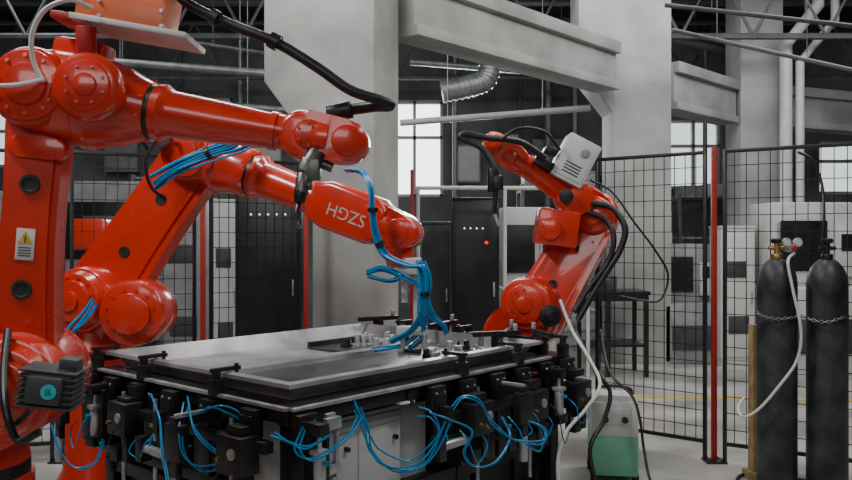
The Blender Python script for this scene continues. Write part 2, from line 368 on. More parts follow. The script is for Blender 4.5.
b=MB(); b.box(W(130,10,2.95),(.31,.2,.15),.01,R=tilt); b.box(W(140,-22,2.95),(.22,.18,.14),.01,R=tilt); b.box(W(128,12,2.84),(.26,.02,.10),.006,R=tilt); fd=fin(b,'wire_feeder',ORG,rootobj=r,label='angular orange wire feeder housing')
for dx in (-30,32):
    for dy in (-6,9): b=MB(); c=W(130+dx,12+dy+dx*.17,2.835); b.cyl(c+V((0,.02,0)),c-V((0,.012,0)),.007,seg=8); fin(b,'cover_screw',STL,parent=fd,rootobj=r)
b=MB(); b.cyl(W(86,26,2.85),W(86,60,2.87),.035,seg=20,bev=.005); b.box(W(78,22,2.95),(.14,.16,.03),.01,R=tilt); fin(b,'feeder_bracket',REDD,rootobj=r)
b=MB(); b.tube([W(158,-30,2.95),W(186,2,2.95),W(230,24,2.93),W(275,42,2.9),W(318,68,2.88),W(350,90,2.88),W(382,101,2.9),W(390,106,2.92),W(368,107,2.95),W(340,112,2.98),W(322,122,2.98)],.0195,12)
for p,q in ((W(270,39,2.9),W(279,44,2.9)),(W(212,16,2.935),W(219,20,2.93))): b.cyl(p,q,.03,seg=16)
fin(b,'torch_cable',RUB,rootobj=r)
b=MB(); b.cyl(W(352,109,2.97),W(328,114,2.98),.034,seg=16,bev=.005);b.cyl(W(388,104,2.92),W(352,109,2.97),.023,seg=16); fin(b,'cable_grip',BLK,rootobj=r)
b=MB(); b.tube([W(92,8,2.8),W(70,0,2.75),W(45,10,2.75),W(32,35,2.76),W(34,62,2.78),W(44,82,2.79)],.009,8); fin(b,'gas_hose',WHT,rootobj=r)
b=MB(); b.tube([W(-20,86,2.7),W(15,85,2.72),W(42,80,2.78)],.008,8); fin(b,'gas_hose',WHT,rootobj=r)
b=MB(); b.cyl(W(318,152,2.9),W(306,172,2.88),.038,seg=20,bev=.006); b.box(W(312,170,2.88),(.06,.07,.075),.008); b.cyl(W(304,174,2.87),W(301,194,2.85),.026,seg=16,bev=.004); b.cyl(W(300,184,2.86),W(312,186,2.86),.018,seg=14,bev=.003); b.cyl(W(318,162,2.9),W(332,168,2.9),.018,seg=14)
tr=fin(b,'welding_torch',DSTL,rootobj=r,label='compact dark metal torch mount')
b=MB(); b.cyl(W(307,158,2.85),W(303,170,2.85),.016,seg=12,bev=.003); fin(b,'torch_collar',STL,parent=tr,rootobj=r)
b=MB(); b.cyl(W(301,190,2.85),W(299,203,2.85),.024,.02,16,.003); b.tube([W(299,202,2.85),W(297,212,2.83),W(296,222,2.82),W(300,230,2.8)],.009,10); fin(b,'torch_neck',BLK,parent=tr,rootobj=r)
b=MB(); b.tube([W(8,330,2.8),W(4,370,2.7),W(6,410,2.6),W(18,440,2.6),W(40,432,2.6)],.013,10); fin(b,'motor_cable',RUB,rootobj=r)
b=MB(); b.tube([W(-10,340,2.8),W(2,400,2.7),W(12,425,2.65),W(30,410,2.66)],.01,10); fin(b,'motor_cable',RUB,rootobj=r)

# --- robot 2
S2=W(100,298,4.98);E2=W(200,154,4.95);W2=W(392,228,4.5)
n2=V((-.25,-1,.0)).normalized()
R2=robot(S2,E2,W2,n2,'glossy red six-axis robot with blue air hoses wrapped along its arm',bo=(-.05,.05),rS=.2,rE=.18,hous=.18,hb=.08,hf=.42,rA1=.24,rA2=.195,fr0=.11,fr1=.095,rW=.115,dip=.02)
r=R2['r']; f=R2['f']; n=R2['n']
b=MB(); c=W(130,314,4.62); b.cyl(c+V((0,.3,0)),c,.195,seg=44,bev=.04); b.cyl(c+V((0,.01,0)),c-V((0,.03,0)),.12,seg=36,bev=.01); b.bolts(c-V((0,-.008,0)),(0,-1,0),.138,12,.01,.016); fin(b,'shoulder_cover',RED,rootobj=r)
b=MB(); c=W(158,136,4.72); b.cyl(c+V((.0,.25,0)),c,.06,seg=24,bev=.01)
b.cyl(c+V((0,.01,0)),c+V((0,-.05,0)),.045,seg=20,bev=.008); fin(b,'elbow_motor',GRY,rootobj=r)
b=MB(); cc=E2+f*((W2-E2).length-.24); MC=FR(cc,f,n); b.prism([(-.27,-.10),(-.16,-.14),(.14,-.135),(.22,-.09),(.22,.09),(.14,.135),(-.16,.14),(-.27,.1)],.22,MC,.035); cas=fin(b,'forearm_casing',RED,rootobj=r)
tp=cc-f*.015+n*.1108; dn=f.cross(n); dn=dn if dn.z<0 else -dn
text('SZGH',.10,FR(tp+dn*.012,-f,n),LET,'lettering',r,cas)
b=MB(); b.cyl(W2+f*.02,W2+V((.05,-.02,-.22)),.10,.075,32,.02); b.cyl(W2+f*.09-n*.1,W2+f*.09+n*.1,.085,seg=28,bev=.015); fin(b,'wrist_joint',RED,rootobj=r)
g0=W(412,258,4.42)
b=MB(); b.cyl(g0,g0-V((0,0,.06)),.055,seg=24,bev=.005); b.box(g0-V((0,0,.075)),(.16,.13,.03),.005); b.box(g0-V((-.03,0,.24)),(.045,.06,.34),.005); b.box(g0-V((.04,0,.16)),(.035,.06,.17),.005); b.box(g0-V((-.0,0,.40)),(.17,.09,.045),.006)
gr=fin(b,'gripper',WHT,rootobj=r,label='white painted gripper frame')
for dx,za,zb,rr in ((.075,-.08,-.28,.02),(.07,-.41,-.5,.016),(-.05,-.41,-.5,.014)):
    b=MB(); b.cyl(g0+V((dx,-.03,za)),g0+V((dx,-.03,zb)),rr,seg=14,bev=.003); fin(b,'gripper_cylinder',STL,parent=gr,rootobj=r)
def hoses(paths,r,rootobj,name='air_hose',m=BLUE,jit=.02,cnt=1):
    for P in paths:
        for k in range(cnt):
            b=MB()
            o=V((random.uniform(-jit,jit),random.uniform(-jit,jit),random.uniform(-jit,jit)))
            b.tube([V(p)+o*(0.3+random.random()) for p in P],r,7)
            fin(b,name,m,rootobj=rootobj)
hoses([[W(154,182,4.58),W(175,168,4.52),W(205,154,4.52),W(232,145,4.55),W(252,134,4.62),W(246,128,4.7)],
       [W(150,176,4.58),W(180,160,4.52),W(212,148,4.52),W(240,138,4.56),W(250,136,4.62)],
       [W(156,188,4.6),W(178,172,4.52),W(214,156,4.52),W(244,148,4.55),W(258,136,4.6)]],.0062,r,cnt=5,jit=.02)
hoses([[W(346,170,4.5),W(362,172,4.36),W(371,186,4.30),W(373,210,4.28),W(376,236,4.28),W(386,256,4.28),W(408,266,4.3),W(424,268,4.32),W(427,285,4.32),W(424,310,4.32),W(412,330,4.35),W(392,342,4.38)]],.006,r,cnt=8,jit=.015)
hoses([[W(368,272,4.4),W(385,268,4.35),W(405,276,4.32),W(420,286,4.32),W(427,305,4.33),W(426,325,4.38),W(405,344,4.45),W(375,350,4.5)],
       [W(366,276,4.4),W(388,281,4.33),W(398,276,4.33),W(380,269,4.35),W(366,272,4.4)],
       [W(424,262,4.33),W(430,280,4.32),W(428,300,4.32),W(432,316,4.35),W(444,326,4.4),W(446,335,4.45)],
       [W(418,262,4.33),W(422,290,4.3),W(420,315,4.3),W(424,336,4.4),W(410,350,4.45)]],.0052,r,cnt=4,jit=.014)
for p,q,rr in ((W(424,292,4.32),W(424,296,4.32),.034),(W(373,208,4.28),W(373,212,4.28),.028),(W(379,242,4.28),W(381,246,4.28),.028),(W(206,154,4.52),W(210,152,4.52),.04)):
    b=MB(); b.cyl(p,q,rr,seg=16); fin(b,'hose_tie',BLK,rootobj=r)
hoses([[W(92,302,4.5),W(80,318,4.45),W(66,334,4.4),W(72,345,4.4),W(60,350,4.4)]],.0075,r,cnt=5,jit=.03)
b=MB(); b.tube([W(148,150,4.7),W(140,135,4.66),W(150,124,4.66),W(166,128,4.66),W(172,140,4.68)],.012,8); fin(b,'motor_cable',RUB,rootobj=r)
b=MB(); b.tube([W(165,200,4.70),W(150,185,4.64),W(146,160,4.62),W(156,140,4.66)],.01,8); fin(b,'motor_cable',RUB,rootobj=r)
# --- robot 3
S3=W(537,316,5.75);E3=W(596,216,5.75);W3=W(503,150,5.5)
n3=V((-.40,-1,0)).normalized()
R3=robot(S3,E3,W3,n3,'glossy red welding robot with white feeder box and black hoses',bo=(-.14,.1),rS=.19,rE=.14,rA1=.205,rA2=.165,hous=.12,hb=.12,hf=.22,fr0=.085,fr1=.078,rW=.095,dip=.0,ath=.22,bp=.36)
r=R3['r']
b=MB(); c=W(525,304,5.45); b.cyl(c+V((.12,.3,0)),c,.18,seg=40,bev=.02); b.cyl(c+V((0,.01,0)),c-V((.01,.03,0)),.135,seg=36,bev=.01); b.cyl(c-V((.01,.02,0)),c-V((.01,.05,0)),.06,seg=28,bev=.008); b.bolts(c-V((.01,.026,0)),(0,-1,0),.10,10,.009,.014); fin(b,'shoulder_cover',RED,rootobj=r)
b=MB(); c=W(551,316,5.36); b.cyl(c+V((0,.16,0)),c,.075,seg=36,bev=.01); b.cyl(c+V((0,.01,0)),c-V((0,.02,0)),.04,seg=24,bev=.005); fin(b,'shoulder_motor',BLK,rootobj=r)
b=MB(); b.box(W(556,228,5.6),(.28,.26,.25),.02,R=Matrix.Rotation(math.radians(8),4,'Y')); b.box(W(575,202,5.62),(.24,.24,.2),.03,R=Matrix.Rotation(math.radians(-30),4,'Y')); b.cyl(W(550,229,5.48),W(550,229,5.44),.075,seg=28,bev=.008); b.bolts(W(550,229,5.445),(0,-1,0),.055,6,.006,.01); fin(b,'elbow_gearbox',RED,rootobj=r)
b=MB(); b.cyl(W(566,196,5.55),W(566,196,5.42),.05,seg=20,bev=.005); fin(b,'elbow_motor',BLK,rootobj=r)
Rt=Matrix.Rotation(math.radians(28),4,'Y'); cb=W(573,162,5.6); MT=Matrix.Translation(cb)@Rt
b=MB(); b.box(cb,(.24,.24,.32),.012,R=Rt); b.box((0,-.123,.0),(.2,.008,.27),.003,M=MT); fb=fin(b,'feeder_box',WHT,rootobj=r,label='white sheet metal feeder box')
for k in range(4): b=MB(MT); b.box((.0,-.129,-.10+k*.022),(.12,.004,.008),.001); fin(b,'vent_slot',BLK,parent=fb,rootobj=r)
b=MB(MT); b.cyl((.03,-.125,.07),(.03,-.145,.07),.03,seg=20,bev=.004); fin(b,'knob',GRY,parent=fb,rootobj=r)
b=MB(); b.box(W(550,152,5.55),(.09,.18,.05),.01,R=Rt); b.box(W(543,164,5.52),(.14,.14,.06),.005,R=Rt); fin(b,'feeder_bracket',BLK,parent=fb,rootobj=r)
for P,q in (([W(545,158,5.4),W(520,142,5.35),W(488,138,5.3),W(466,134,5.3),W(460,138,5.3),W(470,142,5.3),W(484,150,5.3),W(494,168,5.28),W(497,186,5.28)],.022),
 ([W(592,203,5.5),W(612,208,5.45),W(625,228,5.4),W(620,250,5.4),W(608,270,5.4),W(594,292,5.4),W(578,320,5.35)],.022),
 ([W(588,212,5.5),W(606,220,5.45),W(614,238,5.4),W(608,262,5.4),W(590,287,5.4),W(574,312,5.35)],.018),
 ([W(500,140,5.3),W(520,128,5.3),W(545,132,5.35),W(560,150,5.4)],.01)):
    b=MB(); b.tube(P,q,12); fin(b,'robot_cable',RUB,rootobj=r)
b=MB(); b.tube([W(590,180,5.4),W(612,192,5.3),W(634,222,5.25),W(655,250,5.25),W(668,275,5.3),W(660,300,5.3),W(640,300,5.35),W(620,296,5.4)],.007,8); fin(b,'signal_cable',RUB,rootobj=r)
b=MB(); b.cyl(W(492,168,5.28),W(492,192,5.28),.03,seg=18,bev=.005); b.box(W(498,183,5.28),(.07,.06,.1),.01); b.cyl(W(496,188,5.28),W(494,214,5.28),.016,seg=14); tr=fin(b,'welding_torch',BLK,rootobj=r)
b=MB(); b.cyl(W(494,212,5.28),W(499,226,5.28),.014,.009,14); fin(b,'torch_neck',STL,parent=tr,rootobj=r)
b=MB(); b.tube([W(560,300,5.3),W(572,330,5.2),W(590,360,5.0),W(600,385,4.85),W(585,410,4.7),W(566,432,4.5),W(558,460,4.4),W(560,500,4.35)],.011,10); fin(b,'hose_sleeve',WHT,rootobj=r,label='pale grey corrugated hose')
b=MB(); b.tube([W(575,330,5.2),W(595,370,5.0),W(610,392,4.95),W(604,420,4.9),W(590,450,4.8),W(600,500,4.7)],.013,10); fin(b,'power_cable',RUB,rootobj=r)

# ---------------------------------------------------------------- fixture table
TA=math.radians(49); TO=V((-.55,3.25,0)); TM=Matrix.Translation(TO)@Matrix.Rotation(TA,4,'Z')
LA,LB=2.2,1.7
t=root('welding_fixture_table',TO,'long steel welding fixture table with black clamps and blue air hoses','table',rot=TA)
def tb(): return MB(TM)
b=tb()
for y in (.05,LB/2,LB-.05): b.box((LA/2,y,.815),(LA,.07,.06),.004)
for x in (.05,.75,1.45,LA-.05): b.box((x,LB/2,.815),(.07,LB,.058),.004)
for y in (.1,LB-.1): b.box((LA/2,y,.34),(LA-.1,.07,.07),.005)
for x in (.1,LA-.1): b.box((x,LB/2,.34),(.07,LB-.2,.07),.005)
fin(b,'table_frame',BLK,rootobj=t)
for x,y in ((.1,.1),(LA-.1,.1),(.1,LB-.1),(LA-.1,LB-.1),(1.2,.1),(1.1,LB-.1)):
    b=tb(); b.box((x,y,.4),(.085,.085,.76),.005); b.box((x,y,.012),(.16,.16,.024),.003); fin(b,'leg',BLK,rootobj=t)
b=tb(); b.box((LA/2,LB/2,.852),(LA-.02,LB-.02,.014),.003); fin(b,'table_top',DSHEET,rootobj=t)
b=tb(); b.box((-.0,.85,.857),(.03,1.66,.014),.002); b.box((.98,-.0,.857),(1.95,.03,.014),.002); fin(b,'edge_strip',STL,rootobj=t)
# open tray with sloping sheet walls and a thin folded lip, corners mitred
def tray(a0,a1,b0,b1,z,name,m):
    prof=[(0,z),(.05,z+.085),(.085,z+.080),(.085,z+.062),(.082,z+.062),(.082,z+.077),(.052,z+.081),(.004,z)]
    bm=bmesh.new(); rings=[]
    for o,h in prof:
        rings.append([bm.verts.new((a0-o,b0-o,h)),bm.verts.new((a1+o,b0-o,h)),bm.verts.new((a1+o,b1+o,h)),bm.verts.new((a0-o,b1+o,h))])
    for p,q in zip(rings,rings[1:]+rings[:1]):
        for k in range(4): bm.faces.new((p[k],p[(k+1)%4],q[(k+1)%4],q[k]))
    b=tb(); b.put(bm); b.box(((a0+a1)/2,(b0+b1)/2,z-.001),(a1-a0+.01,b1-b0+.01,.006),0)
    return fin(b,name,m,rootobj=t,ang=15)
tray(.13,1.90,.15,1.54,.866,'sheet_tray',SHEET)
b=tb(); b.box((1.01,.48,.873),(1.70,.56,.008),.001); fin(b,'tray_floor_sheet',DSHEET,rootobj=t)
b=tb(); b.box((1.01,.82,.884),(1.72,.025,.03),.002); b.box((1.01,.85,.900),(1.72,.06,.003),.001); fin(b,'tray_rib',SHEET,rootobj=t)
b=tb(); b.box((1.45,1.15,.876),(.5,.3,.012),.002); b.box((1.45,1.29,.892),(.5,.02,.04),.002); fin(b,'tray_bracket',DSHEET,rootobj=t)
def sub(M,name,m,par,fn):
    b=MB(M); fn(b); return fin(b,name,m,parent=par,rootobj=t)
def clamp(a,b_,ang,var=0,hi=1,s=1.0):
    dz=random.uniform(-.03,.02)
    M=TM@Matrix.Translation((a,b_,0))@Matrix.Rotation(ang,4,'Z')
    b=MB(M)
    b.box((.03,0,.78),(.05,.10*s,.12),.004); b.box((.055,.0,.66+dz),(.022,.08*s,.30),.003)
    if var==0:
        b.box((.10,0,.79),(.10,.05,.05),.004); b.box((.10,0,.53),(.11,.09,.05),.005); b.box((.10,.05,.66),(.03,.018,.26),.003)
    elif var==1:
        b.box((.10,0,.66+dz),(.10,.17*s,.16),.008); b.box((.10,.04,.52+dz),(.05,.05,.14),.004); b.box((.09,0,.76),(.06,.10,.04),.004); b.box((.10,-.05,.48+dz),(.07,.07,.07),.004)
    elif var==2:
        b.box((.12,0,.77),(.20,.06,.04),.005); b.box((.20,0,.68),(.05,.12,.16),.006); b.box((.20,0,.57),(.03,.05,.1),.003)
    else:
        b.box((.09,0,.70),(.05,.04,.10),.004); b.box((.09,.0,.57),(.02,.24,.06),.003); b.box((.12,-.09,.57),(.06,.05,.12),.004)
    if hi:
        b.box((.0,0,.89),(.05,.06,.07),.004); b.box((-.05,0,.965),(.15,.03,.018),.003); b.box((.0,0,.93),(.03,.03,.07),.003); b.cyl((-.11,0,.93),(-.11,0,.985),.010,seg=10)
    c=fin(b,'clamp_unit',BLK,rootobj=t)
    if var==0:
        sub(M,'pneumatic_cylinder',STL,c,lambda b:(b.cyl((.12,.0,.55),(.12,0,.70),.026,seg=16,bev=.003),b.cyl((.12,0,.69),(.12,0,.78),.009,seg=10),b.box((.12,0,.70),(.06,.06,.02),.003)))
        sub(M,'hose_fitting',BLUE,c,lambda b:b.cyl((.14,0,.66),(.17,0,.66),.009,seg=10))
    elif var==1:
        sub(M,'end_cap',STL,c,lambda b:b.cyl((.147,.03,.67+dz),(.16,.03,.67+dz),.024,seg=18,bev=.002))
        sub(M,'hose_fitting',BRASS,c,lambda b:b.cyl((.145,-.05,.64+dz),(.17,-.05,.64+dz),.009,seg=10))
    elif var==2:
        sub(M,'pneumatic_cylinder',STL,c,lambda b:b.cyl((.20,0,.40),(.20,0,.53),.024,seg=16,bev=.004))
        sub(M,'slide_strip',STL,c,lambda b:b.box((.12,0,.794),(.18,.018,.014),.002))
    else:
        sub(M,'pneumatic_cylinder',STL,c,lambda b:(b.cyl((.12,-.08,.57),(.12,.11,.57),.022,seg=14,bev=.002),b.cyl((.12,.10,.57),(.12,.16,.57),.007,seg=8)))
        sub(M,'hose_fitting',BLUE,c,lambda b:b.cyl((.12,-.03,.585),(.12,-.03,.62),.008,seg=10))
    for k in (-1,1):
        sub(M,'bolt',STL,c,lambda b:b.cyl((.05,k*.03,.81),(.062,k*.03,.81),.007,seg=6))
for y,v,h in ((.22,1,0),(.52,2,1),(.84,3,0),(1.14,1,1),(1.4,0,0),(1.62,2,1)): clamp(0,y,math.pi,v,h)
for x,v,h in ((.05,0,0),(.88,3,0),(1.12,1,1),(1.38,2,0),(1.62,1,1),(1.86,0,0),(2.1,1,1)): clamp(x,0,-math.pi/2,v,h)
for i,x in enumerate((.5,1.3)): clamp(x,LB,math.pi/2,i%2,0)
for i,y in enumerate((.8,1.35)): clamp(LA,y,0,i%2)
for (x,y,sx,sy,sz) in ((2.10,.3,.12,.3,.07),(2.1,.65,.12,.26,.06),(2.1,1.2,.12,.4,.06),(.45,1.665,.42,.03,.05),(.95,1.665,.3,.03,.05),(1.55,1.665,.36,.03,.05)):
    b=tb(); b.box((x,y,.858+sz/2),(sx,sy,sz),.008); b.box((x,y,.858+sz+.01),(sx*.5,sy*.5,.024),.004); fin(b,'fixture_block',BLK,rootobj=t)
for (x,y,l,rz) in ((2.04,.35,.5,.5),(2.04,1.5,.4,-.3),(2.05,.9,.45,.15),(2.02,.1,.35,1.0),(1.84,.3,.4,-.5)):
    b=tb(); b.box((x,y,.985),(l*.8,.03,.03),.004,rz=rz); b.box((x,y,.92),(.06,.05,.13),.004); fin(b,'clamp_arm',BLK,rootobj=t)
    b=tb(); b.cyl((x+.12*math.cos(rz),y+.12*math.sin(rz),.995),(x+.12*math.cos(rz),y+.12*math.sin(rz),1.04),.014,seg=12,bev=.002); fin(b,'adjusting_screw',STL,rootobj=t)
for i in range(26):
    b=tb(); x=1.3+random.random()*.55; y=.28+random.random()*.85; z=.874; q=random.random()*3
    b.cyl((x,y,z),(x,y,z+.03+random.random()*.06),.018,seg=14,bev=.003); b.box((x+.03*math.cos(q),y+.03*math.sin(q),z+.015),(.10,.04,.022),.004,rz=q); b.cyl((x+.05*math.cos(q),y+.05*math.sin(q),z+.01),(x+.05*math.cos(q),y+.05*math.sin(q),z+.05),.008,seg=8); fin(b,'locating_pin',STL if i%4 else BLK,rootobj=t)
b=tb(); b.box((-.05,.85,.70),(.05,1.55,.05),.005); fin(b,'side_beam',BLK,rootobj=t)
b=tb(); b.box((-.02,.95,.48),(.05,1.3,.05),.005); fin(b,'side_beam',BLK,rootobj=t)
b=tb(); b.box((1.5,-.05,.68),(1.3,.05,.05),.005); fin(b,'side_beam',BLK,rootobj=t)
for y,l in ((.75,.3),(1.2,.34),(1.5,.2)):  # added black boxes, stand in for the dark space under the table
    b=tb(); b.box((.28,y,.36),(.3,l,.64),.01); b.box((.12,y,.62),(.02,l*.8,.16),.003); fin(b,'dark_backdrop_box',BLK,rootobj=t)
    b=tb(); b.box((.105,y,.62),(.01,l*.35,.08),.002); fin(b,'name_plate',STL,rootobj=t)
for x,w_ in ((1.3,.2),(1.62,.34),(1.97,.3)):  # added black backdrop boxes, run low to hide the robot base behind
    b=tb(); b.box((x,.28,.38),(w_,.24,.68),.01); fin(b,'dark_backdrop_box',BLK,rootobj=t)
b=tb(); b.box((1.0,.24,.5),(.2,.02,.4),.004); fin(b,'side_panel',WHT,rootobj=t)
b=tb(); b.box((.16,-.06,.68),(.05,.02,.30),.004); b.box((.16,-.075,.79),(.08,.03,.05),.005); b.box((.16,-.075,.6),(.07,.03,.04),.005); b.cyl((.16,-.1,.54),(.16,-.05,.54),.028,seg=18,bev=.003); b.box((.185,-.07,.66),(.02,.02,.2),.003)
fin(b,'toggle_latch',STL,rootobj=t)
b=tb(); b.box((1.5,-.02,.46),(.9,.06,.09),.005)
for i in range(7): b.box((1.15+i*.1,-.065,.48),(.07,.05,.12),.004)
fin(b,'valve_manifold',BLK,rootobj=t)
for i in range(7):
    b=tb(); b.cyl((1.15+i*.1,-.065,.535),(1.15+i*.1,-.065,.56),.012,seg=10,bev=.002); fin(b,'manifold_fitting',STL,rootobj=t)
for x,y in ((-.03,.36),(-.03,.98),(-.03,1.28),(1.25,.0),(1.74,.0)):
    b=tb(); b.cyl((x,y,.2),(x,y,.78),.011,seg=8); fin(b,'support_rod',STL,rootobj=t)
hoses([[W(186,405,3.52),W(180,430,3.4),W(184,455,3.38),W(200,468,3.4),W(222,462,3.4),W(228,440,3.42)],
 [W(190,400,3.52),W(196,430,3.4),W(215,450,3.4),W(232,458,3.4),W(236,440,3.42)],
 [W(150,395,3.7),W(158,420,3.6),W(160,450,3.55),W(166,485,3.5)],
 [W(52,425,3.75),W(60,450,3.7),W(76,468,3.7),W(96,462,3.7),W(104,440,3.72)],
 [W(196,412,3.5),W(214,404,3.42),W(232,408,3.42),W(246,420,3.44)]],.0038,t,cnt=2,jit=.022)
hoses([[W(358,402,3.30),W(366,425,3.28),W(372,450,3.28),W(392,466,3.3),W(420,462,3.36),W(438,442,3.44),W(448,420,3.5)],
 [W(356,405,3.30),W(372,440,3.28),W(384,458,3.28),W(410,468,3.34),W(430,455,3.4),W(440,432,3.46),W(432,414,3.5),W(420,410,3.5)],
 [W(305,425,3.12),W(300,445,3.1),W(312,456,3.1),W(334,446,3.14),W(352,430,3.2),W(362,412,3.28)],
 [W(276,430,3.1),W(290,440,3.08),W(310,444,3.08),W(330,434,3.12)],
 [W(428,412,3.5),W(446,418,3.5),W(470,430,3.56),W(462,452,3.56),W(474,466,3.6),W(494,460,3.66),W(508,436,3.8),W(500,416,3.85)],
 [W(450,410,3.5),W(462,398,3.55),W(478,404,3.6),W(490,424,3.7),W(512,440,3.8),W(540,444,3.95),W(543,430,4.0),W(528,422,4.0)],
 [W(520,430,3.95),W(526,444,3.95),W(540,452,4.0),W(545,440,4.0)]],.0038,t,cnt=2,jit=.022)
for k in range(11):
    if k<5: p0=V((-.14,.2+k*.3,.66)); q0=V((-.12,.40+k*.3,.60))
    else: p0=V((.9+(k-5)*.2,-.16,.64)); q0=V((1.1+(k-5)*.2,-.14,.58))
    sag=random.uniform(.06,.2); mid=(p0+q0)/2-V((0,0,sag)); out=V((-.05,0,0)) if k<5 else V((0,-.05,0))
    b=tb(); b.tube([p0,p0+out-V((0,0,.04)),mid+out*.8+V((random.uniform(-.03,.03),)*3),q0+out*.7-V((0,0,.05)),q0],.0033,6); fin(b,'air_hose',BLUE if k%3 else BLK,rootobj=t)
pc=TM@V((.48,.30,0)); r=root('pedestal_box',pc,'light grey painted steel pedestal cabinet under the fixture table','pedestal',rot=TA); T=Matrix.Translation(pc)@Matrix.Rotation(TA,4,'Z')
b=MB(T); b.box((0,0,.38),(.62,.36,.73),.012); b.box((0,0,.015),(.7,.44,.03),.004); fin(b,'pedestal_body',WHT,rootobj=r)
for sx in (-.17,.15):
    b=MB(T); b.box((sx,-.183,.42),(.27,.012,.5),.003); dd=fin(b,'access_door',WHT,rootobj=r)
    b=MB(T); b.cyl((sx+.1,-.185,.6),(sx+.1,-.21,.6),.012,seg=14); fin(b,'latch',BLK,parent=dd,rootobj=r)
b=MB(T); b.box((.0,-.186,.71),(.6,.01,.03),.002); fin(b,'front_strip',GRY,rootobj=r)

# ---------------------------------------------------------------- gas cylinders
def gas(px,d,reg,lab):
    x=(px-426)/F*d; r=root('gas_cylinder',(x,d,0),lab,'gas cylinder','black gas cylinders')
    b=MB(); b.lathe((x,d,0),(x,d,1),[(0,0),(0,.10),(.01,.112),(.03,.118),(1.28,.118),(1.33,.112),(1.38,.092),(1.415,.065),(1.43,.045),(1.43,0)],40); fin(b,'cylinder_body',CYLB,rootobj=r)
    b=MB(); b.cyl((x,d,1.425),(x,d,1.465),.034,seg=20,bev=.004); b.cyl((x,d,1.46),(x,d,1.53),.017,seg=14); b.cyl((x-.05,d,1.5),(x+.05,d,1.5),.013,seg=12); v=fin(b,'valve',BRASS if reg else BLK,rootobj=r)
    b=MB(); b.lathe((x,d,1.53),(x,d,2),[(0,0),(0,.03),(.008,.035),(.022,.035),(.03,.028),(.03,0)],16); fin(b,'hand_wheel',BLK,parent=v,rootobj=r)
    if reg:
        b=MB(); b.cyl((x+.045,d,1.5),(x+.09,d,1.5),.025,seg=16,bev=.003); b.cyl((x+.07,d-.0,1.5),(x+.07,d-.07,1.5),.022,seg=16)
        for sx in (.04,.11): b.cyl((x+sx,d-.03,1.535),(x+sx,d-.055,1.535),.028,seg=20,bev=.003)
        g=fin(b,'pressure_regulator',STL,rootobj=r)
        for sx in (.04,.11):
            b=MB(); b.cyl((x+sx,d-.054,1.535),(x+sx,d-.057,1.535),.020,seg=20); fin(b,'gauge_dial',WHT,parent=g,rootobj=r)
        b=MB(); b.cyl((x+.07,d-.068,1.5),(x+.07,d-.09,1.5),.014,seg=12); fin(b,'adjusting_knob',REDD,parent=g,rootobj=r)
        b=MB(); b.tube([V((x+.08,d-.06,1.47)),W(788,262,d-.12),W(793,290,d-.16),W(801,330,d-.2),W(797,360,d-.2),W(780,385,d-.2),W(760,408,d-.16),W(744,417,d-.1),W(738,408,d),W(744,398,d+.1)],.009,10); fin(b,'gas_hose',WHT,rootobj=r)
    return r
gas(777,4.98,True,'tall matt black gas cylinder with brass valve, regulator and white hose')
gas(827,4.9,False,'tall matt black gas cylinder with black hand wheel valve')
b=MB(); P=smoothpts([W(756,312,4.86),W(765,317,4.8),W(777,319,4.83),W(790,318,4.82),W(801,316,4.88),W(812,320,4.76),W(827,322,4.73),W(841,318,4.76),W(852,316,4.9)],4)
for i,(p,q) in enumerate(zip(P,P[1:])):
    M=AL((p+q)/2,q); s_=[]; hl=(q-p).length*.62
    for k in range(9):
        g=2*math.pi*k/8; l=V((.009*math.cos(g),0,hl*math.sin(g))) if i%2 else V((0,.009*math.cos(g),hl*math.sin(g)))
        s_.append(M@l)
    b.tube(s_,.0028,5,False)
solo(b,'safety_chain',CHN,'thin steel chain looped around the gas cylinders','chain')
b=MB(); x=(753-426)/F*5.22; b.box((x,5.22,.5),(.034,.08,1.0),.004); b.box((x+.1,5.22,.025),(.3,.12,.05),.004); solo(b,'timber_post',WOOD,'pale timber board standing upright behind the gas cylinder','wood plank')
b=MB(); b.tube([W(798,152,5.0),W(812,160,4.98),W(822,185,4.95),W(824,215,4.9),W(823,240,4.9)],.009,8); solo(b,'hanging_cable',RUB,'thin black cable hanging down to the gas cylinder','cable')

# ---------------------------------------------------------------- welder
x,y=(612-426)/F*5.25,5.25
r=root('welding_machine',(x,y,0),'compact white and mint green welding power source on the floor','welding machine',rot=math.radians(-8)); T=Matrix.Translation(r.location)@Matrix.Rotation(math.radians(-8),4,'Z')
b=MB(T); b.box((0,0,.19),(.29,.42,.26),.01); fin(b,'lower_case',GRN,rootobj=r,label='mint green lower case')
b=MB(T); b.box((0,0,.42),(.29,.43,.22),.012); b.box((0,-.19,.54),(.25,.03,.06),.006); fin(b,'upper_case',WHT,rootobj=r,label='white upper case')
b=MB(T); b.box((0,-.217,.44),(.2,.006,.1),.002); cp=fin(b,'control_panel',WHT,rootobj=r)
for sx in (-.06,.06): b=MB(T); b.cyl((sx,-.215,.42),(sx,-.235,.42),.02,seg=16); fin(b,'dial',BLK,parent=cp,rootobj=r)
b=MB(T); b.tube([V((-.1,-.15,.52)),V((-.1,-.15,.6)),V((0,-.15,.62)),V((.1,-.15,.6)),V((.1,-.15,.52))],.011,8); fin(b,'handle',BLK,rootobj=r)
for sx in (-.13,.13):
    for sy in (-.16,.16):
        b=MB(T); b.cyl((sx-.02,sy,.04),(sx+.02,sy,.04),.04,seg=20,bev=.005); fin(b,'wheel',RUB,rootobj=r)
b=MB(); b.tube([W(600,330,5.4),W(610,372,5.1),W(632,396,5.0),W(640,420,4.95),W(644,450,4.95),W(652,484,4.8),V((1.45,4.7,.012))],.009,8); solo(b,'draped_cable',RUB,'black cable draped behind the welding machine','cable')
